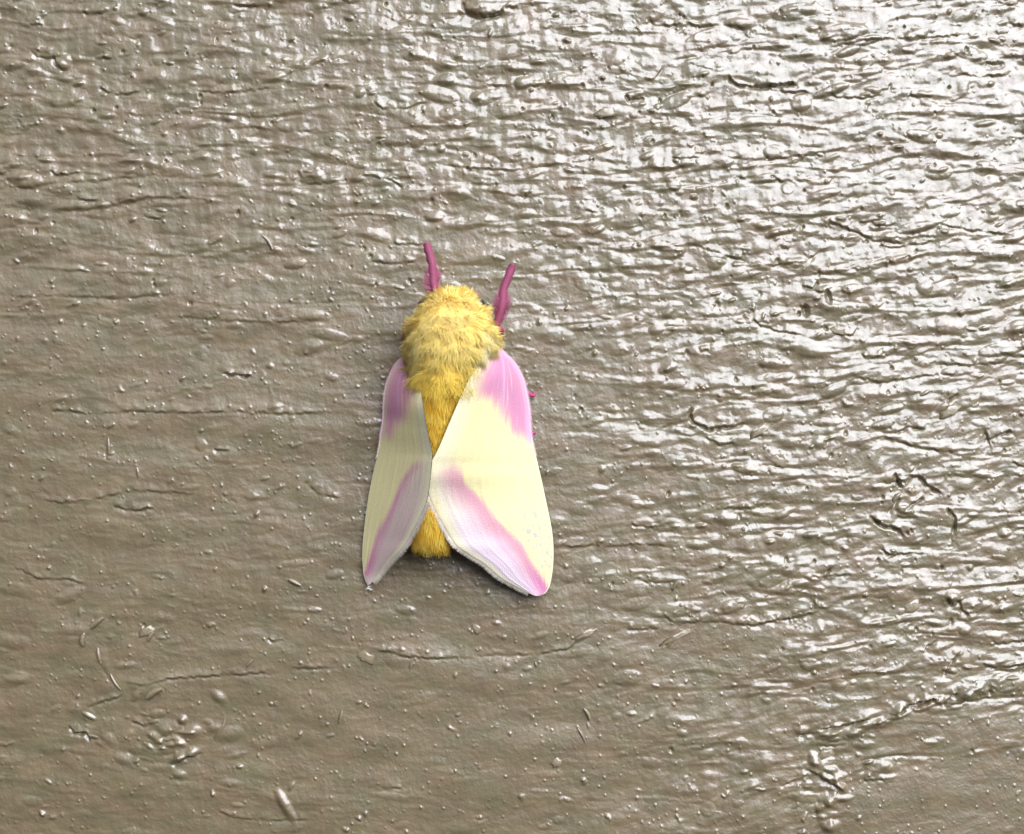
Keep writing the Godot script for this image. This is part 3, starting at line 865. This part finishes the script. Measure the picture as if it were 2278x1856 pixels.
func build_moth() -> void:
	var moth := Node3D.new()
	moth.name = "moth"
	moth.position = base * MM
	moth.set_meta("label", "furry yellow and pink moth resting head up on the painted wall")
	moth.set_meta("category", "moth")
	add_child(moth)

	# the body, one skin from head to tail
	var skin := paint(0.9, 0.2)
	var s := Shape.new()
	var top: float = BODY[0]
	var end: float = BODY[BODY.size() - 5]
	var rows := 90
	var sides := 48
	for j in rows + 1:
		var t := float(j) / rows
		var y := lerpf(top, end, t * t * (3.0 - 2.0 * t) * 0.35 + t * 0.65)
		var deep := Color(0.92, 0.72, 0.20).lerp(Color(0.92, 0.56, 0.07), sstep(5.0, 2.0, y))
		for i in sides:
			var g := TAU * i / sides
			s.point(body_point(y, g), body_normal(y, g), deep)
	for j in rows:
		for i in sides:
			var i2 := (i + 1) % sides
			s.quad(j * sides + i, j * sides + i2, (j + 1) * sides + i2, (j + 1) * sides + i)
	for e in [0, rows]:
		var r := row_at(BODY, top if e == 0 else end, 5)
		var d := Vector3(0, 1.0 if e == 0 else -1.0, 0)
		var c := s.point(Vector3(r[0], (top if e == 0 else end), lerpf(r[2], r[3], 0.42)) + d * 0.12, d, Color(0.5, 0.3, 0.05))
		for i in sides:
			s.tri(c, e * sides + i, e * sides + (i + 1) % sides)
	var body := commit("body", s, skin, moth, base)

	# fur of the thorax and head
	var coat := paint(0.85, 0.25)
	coat.rim_enabled = true
	coat.rim = 0.25
	coat.rim_tint = 0.6
	var clump := noise(41, 2)
	var clump2 := noise(42, 1)
	var tuft := noise(43, 2)
	tuft.frequency = 0.8
	var f := Shape.new()
	rng.seed = 2024
	for k in 60000:
		var y := lerpf(2.2, top, pow(rng.randf(), 0.8))
		var g := rng.randf_range(-0.5, PI + 0.5)
		var p := body_point(y, g)
		var n := body_normal(y, g)
		var cx := clump.get_noise_2d(p.x * 0.9, p.y * 0.9)
		var cy := clump2.get_noise_2d(p.x * 1.1 + 30.0, p.y * 1.1)
		var head := sstep(8.4, 10.2, y)
		var dir := n * lerpf(0.5, 0.8, head) + Vector3(0.45 * cx, -0.85 + 0.6 * head, 0.0) + Vector3(0.3 * cy, 0.3 * cx, 0.2 * cy)
		dir.x += 0.25 * (p.x + 5.0) / 3.5
		# strands lean together into soft tufts
		var here := tuft.get_noise_2d(p.x, p.y)
		dir += Vector3(tuft.get_noise_2d(p.x + 0.25, p.y) - here, tuft.get_noise_2d(p.x, p.y + 0.25) - here, 0.35 * here) * 1.0
		dir += Vector3(rng.randf_range(-1, 1), rng.randf_range(-1, 1), rng.randf_range(-1, 1)) * 0.36
		var length := rng.randf_range(0.6, 1.1) * (1.0 - 0.25 * head) * (1.0 + 0.35 * sstep(5.0, 3.2, y)) * (1.0 + 0.35 * cy)
		# the fur parts along a crease on the left flank and round the collar
		var crease := absf(g - 2.25 - 0.12 * (y - 7.0)) * 3.0
		length *= 0.45 + 0.55 * sstep(0.10, 0.45, crease) if y > 6.0 else 1.0
		var hub := Vector2(p.x + 4.7, (p.y - 7.8) * 0.8).length()
		var brown := sstep(1.7, 0.5, hub + 0.8 * cx)
		var tip := Color(0.93, 0.765, 0.27).lerp(Color(0.92, 0.70, 0.18), clampf(0.5 + 1.1 * cx, 0.0, 1.0) * 0.7)
		tip = tip.lerp(Color(0.82, 0.66, 0.26), brown * 0.6)
		tip = tip.lerp(Color(0.98, 0.72, 0.12), sstep(5.6, 2.8, y))
		tip = tip.lerp(Color(0.98, 0.77, 0.17), 0.8 * sstep(-6.2, -8.2, p.x))  # golden tint painted on the left flank to warm and lift its shade
		tip *= rng.randf_range(0.9, 1.02)
		hair(f, p - n * 0.05, n, dir, length, rng.randf_range(0.034, 0.055), tip * Color(0.98, 0.86, 0.6), tip, rng.randf_range(0.05, 0.28))  # roots coloured more golden for light bounced between strands
	var o := commit("thorax_fur", f, coat, moth, base)
	o.set_meta("kind", "stuff")

	# shoulder tufts that lie over the wing bases
	var sh := Shape.new()
	for side in [-1, 1]:
		for k in (4200 if side == 1 else 3600):
			var y := rng.randf_range(4.0, 7.2)
			var g := rng.randf_range(-0.1, 0.85) if side == 1 else PI - rng.randf_range(-0.1, 0.85)
			var p := body_point(y, g)
			var n := body_normal(y, g)
			var cy := clump.get_noise_2d(p.x * 1.3, p.y * 1.3 + 20.0)
			var dir := Vector3(side * 0.15, -1.0, 0.12) + n * (0.22 if side == 1 else 0.4) + Vector3(rng.randf_range(-1, 1), rng.randf_range(-1, 1), rng.randf_range(-1, 1)) * 0.18 + Vector3(0.3 * cy, 0, 0.2 * cy)
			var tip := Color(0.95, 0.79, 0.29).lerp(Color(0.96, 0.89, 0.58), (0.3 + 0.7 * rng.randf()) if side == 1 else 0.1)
			tip *= rng.randf_range(0.9, 1.03)
			hair(sh, p, n, dir, rng.randf_range(0.7, 1.25) * (1.0 + 0.3 * cy), rng.randf_range(0.04, 0.06), tip * Color(0.97, 0.88, 0.75), tip, 0.1)
	o = commit("shoulder_tufts", sh, coat, moth, base)
	o.set_meta("kind", "stuff")

	# deeper yellow fur of the abdomen
	var ab := Shape.new()
	for k in 26000:
		var y := lerpf(3.2, end + 0.05, rng.randf())
		var g := rng.randf_range(-0.3, PI + 0.3)
		var p := body_point(y, g)
		var n := body_normal(y, g)
		var cx := clump.get_noise_2d(p.x * 1.0, p.y * 1.0 + 50.0)
		var tail := sstep(-7.6, -9.6, y)
		var dir := n * lerpf(0.5, 0.25, tail) + Vector3(0.4 * cx, -1.0, 0.0) + Vector3(rng.randf_range(-1, 1), rng.randf_range(-1, 1), rng.randf_range(-1, 1)) * 0.2
		var tip := Color(0.98, 0.70, 0.11).lerp(Color(0.96, 0.58, 0.06), clampf(0.45 + 1.3 * cx, 0.0, 1.0))
		tip *= rng.randf_range(0.9, 1.02)
		hair(ab, p - n * 0.04, n, dir, rng.randf_range(0.6, 1.0) * (1.0 + 0.25 * tail), rng.randf_range(0.04, 0.06), tip * Color(0.97, 0.93, 0.85), tip, rng.randf_range(0.02, 0.15))
	o = commit("abdomen_fur", ab, coat, moth, base)
	o.set_meta("kind", "stuff")

	# wings
	var scale_mat := paint(0.72, 0.3)
	scale_mat.rim_enabled = true
	scale_mat.rim = 0.08
	scale_mat.rim_tint = 0.3
	var powder := NoiseTexture2D.new()
	powder.width = 512
	powder.height = 512
	powder.seamless = true
	var dust := noise(44, 3, 0.6)
	dust.frequency = 0.07
	powder.noise = dust
	scale_mat.heightmap_enabled = true
	scale_mat.heightmap_texture = powder
	scale_mat.heightmap_scale = 0.003
	scale_mat.uv1_triplanar = true
	scale_mat.uv1_scale = Vector3(180, 180, 180)
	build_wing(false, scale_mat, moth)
	build_wing(true, scale_mat, moth)

	# antennae: a curved shaft and its comb on both sides
	var pinkish := paint(0.6, 0.3)
	var antenna_col := Color(0.225, 0.055, 0.10)
	for a in ANTENNAE:
		var pts := curve(a, 80)
		var radii := PackedFloat32Array()
		for k in 80:
			radii.append(0.32 * (1.0 + 0.09 * sin(k * 1.57) + 0.08 * sin(k * 0.45 + 1.0)))
		var sa := Shape.new()
		rng.seed = 7
		tube(sa, pts, radii, antenna_col * 1.1)
		var shaft := commit("antenna", sa, pinkish, moth, base)
		var sc := Shape.new()
		for side in [-1.0, 1.0]:
			for k in 260:
				var t := 0.04 + 0.95 * k / 260.0
				var i := clampi(int(t * 79.0), 0, 78)
				var p := pts[i].lerp(pts[i + 1], t * 79.0 - i)
				var d := (pts[i + 1] - pts[i]).normalized()
				var n := Vector3(0.35, 0.1, 1.0)
				n = (n - d * n.dot(d)).normalized()
				var w := d.cross(n)
				var length := (0.47 + 0.5 * sstep(0.6, 0.3, t)) * sstep(-0.1, 0.25, t) * rng.randf_range(0.85, 1.1)
				length *= 1.0 if t < 0.92 else 0.7
				var col := antenna_col * rng.randf_range(0.75, 1.35)
				hair(sc, p, n, w * side + d * 0.8 - n * 0.3 + n * rng.randf_range(-0.2, 0.7), length, 0.06, col, col * Color(1.2, 1.3, 1.3), 0.06)
		o = commit("antenna_comb", sc, pinkish, shaft)
		o.position = -base * MM
		o.set_meta("kind", "stuff")

	# legs, their ends just showing beside the wings
	rng.seed = 8
	for l in LEGS:
		var pts := curve(l, 22)
		var radii := PackedFloat32Array()
		for k in 22:
			radii.append(lerpf(0.30, 0.13, k / 21.0) * (1.0 + 0.12 * sin(k * 1.9)))
		var sl := Shape.new()
		tube(sl, pts, radii, Color(0.42, 0.05, 0.15))
		commit("leg", sl, pinkish, moth, base)

	# dark eyes low on the sides of the head, half buried in fur
	var gloss := paint(0.15, 0.5)
	for side in [-1, 1]:
		var se := Shape.new()
		var c := Vector3(-4.85 + side * 2.15, 9.0, 2.2)
		for j in 13:
			for i in 20:
				var th := PI * j / 12.0
				var ph := TAU * i / 20.0
				var n := Vector3(sin(th) * cos(ph), sin(th) * sin(ph), cos(th))
				se.point(c + n * 0.62, n, Color(0.018, 0.012, 0.01))
		for j in 12:
			for i in 20:
				var i2 := (i + 1) % 20
				se.quad(j * 20 + i, j * 20 + i2, (j + 1) * 20 + i2, (j + 1) * 20 + i)
		commit("eye", se, gloss, moth, base)

# ------------------------------------------------------------------ the scene

func _ready() -> void:
	var cam := Camera3D.new()
	cam.name = "camera"
	cam.position = Vector3(0, 0, 110.0) * MM
	cam.fov = 2.0 * rad_to_deg(atan(928.0 / 27.0 / 110.0))
	cam.near = 0.005
	cam.far = 20.0
	cam.current = true
	add_child(cam)

	var env := Environment.new()
	env.background_mode = Environment.BG_SKY
	var sky_mat := ProceduralSkyMaterial.new()
	sky_mat.sky_top_color = Color(0.80, 0.83, 0.88)
	sky_mat.sky_horizon_color = Color(0.78, 0.79, 0.80)
	sky_mat.ground_horizon_color = Color(0.30, 0.29, 0.26)
	sky_mat.ground_bottom_color = Color(0.16, 0.15, 0.13)
	sky_mat.sun_angle_max = 40.0
	var sky := Sky.new()
	sky.sky_material = sky_mat
	env.sky = sky
	env.background_energy_multiplier = 0.16
	env.tonemap_mode = Environment.TONE_MAPPER_LINEAR
	env.tonemap_exposure = 4.9
	env.sdfgi_enabled = true
	env.ssao_enabled = true
	env.ssil_enabled = true
	var we := WorldEnvironment.new()
	we.name = "world_environment"
	we.environment = env
	add_child(we)

	var sun := DirectionalLight3D.new()
	sun.name = "sun"
	sun.light_energy = 0.5
	sun.light_color = Color(0.95, 0.963, 1.0)
	sun.light_angular_distance = 60.0
	sun.shadow_enabled = true
	sun.look_at_from_position(Vector3(0.43, 0.57, 0.69), Vector3.ZERO)
	add_child(sun)

	build_wall()
	build_moth()
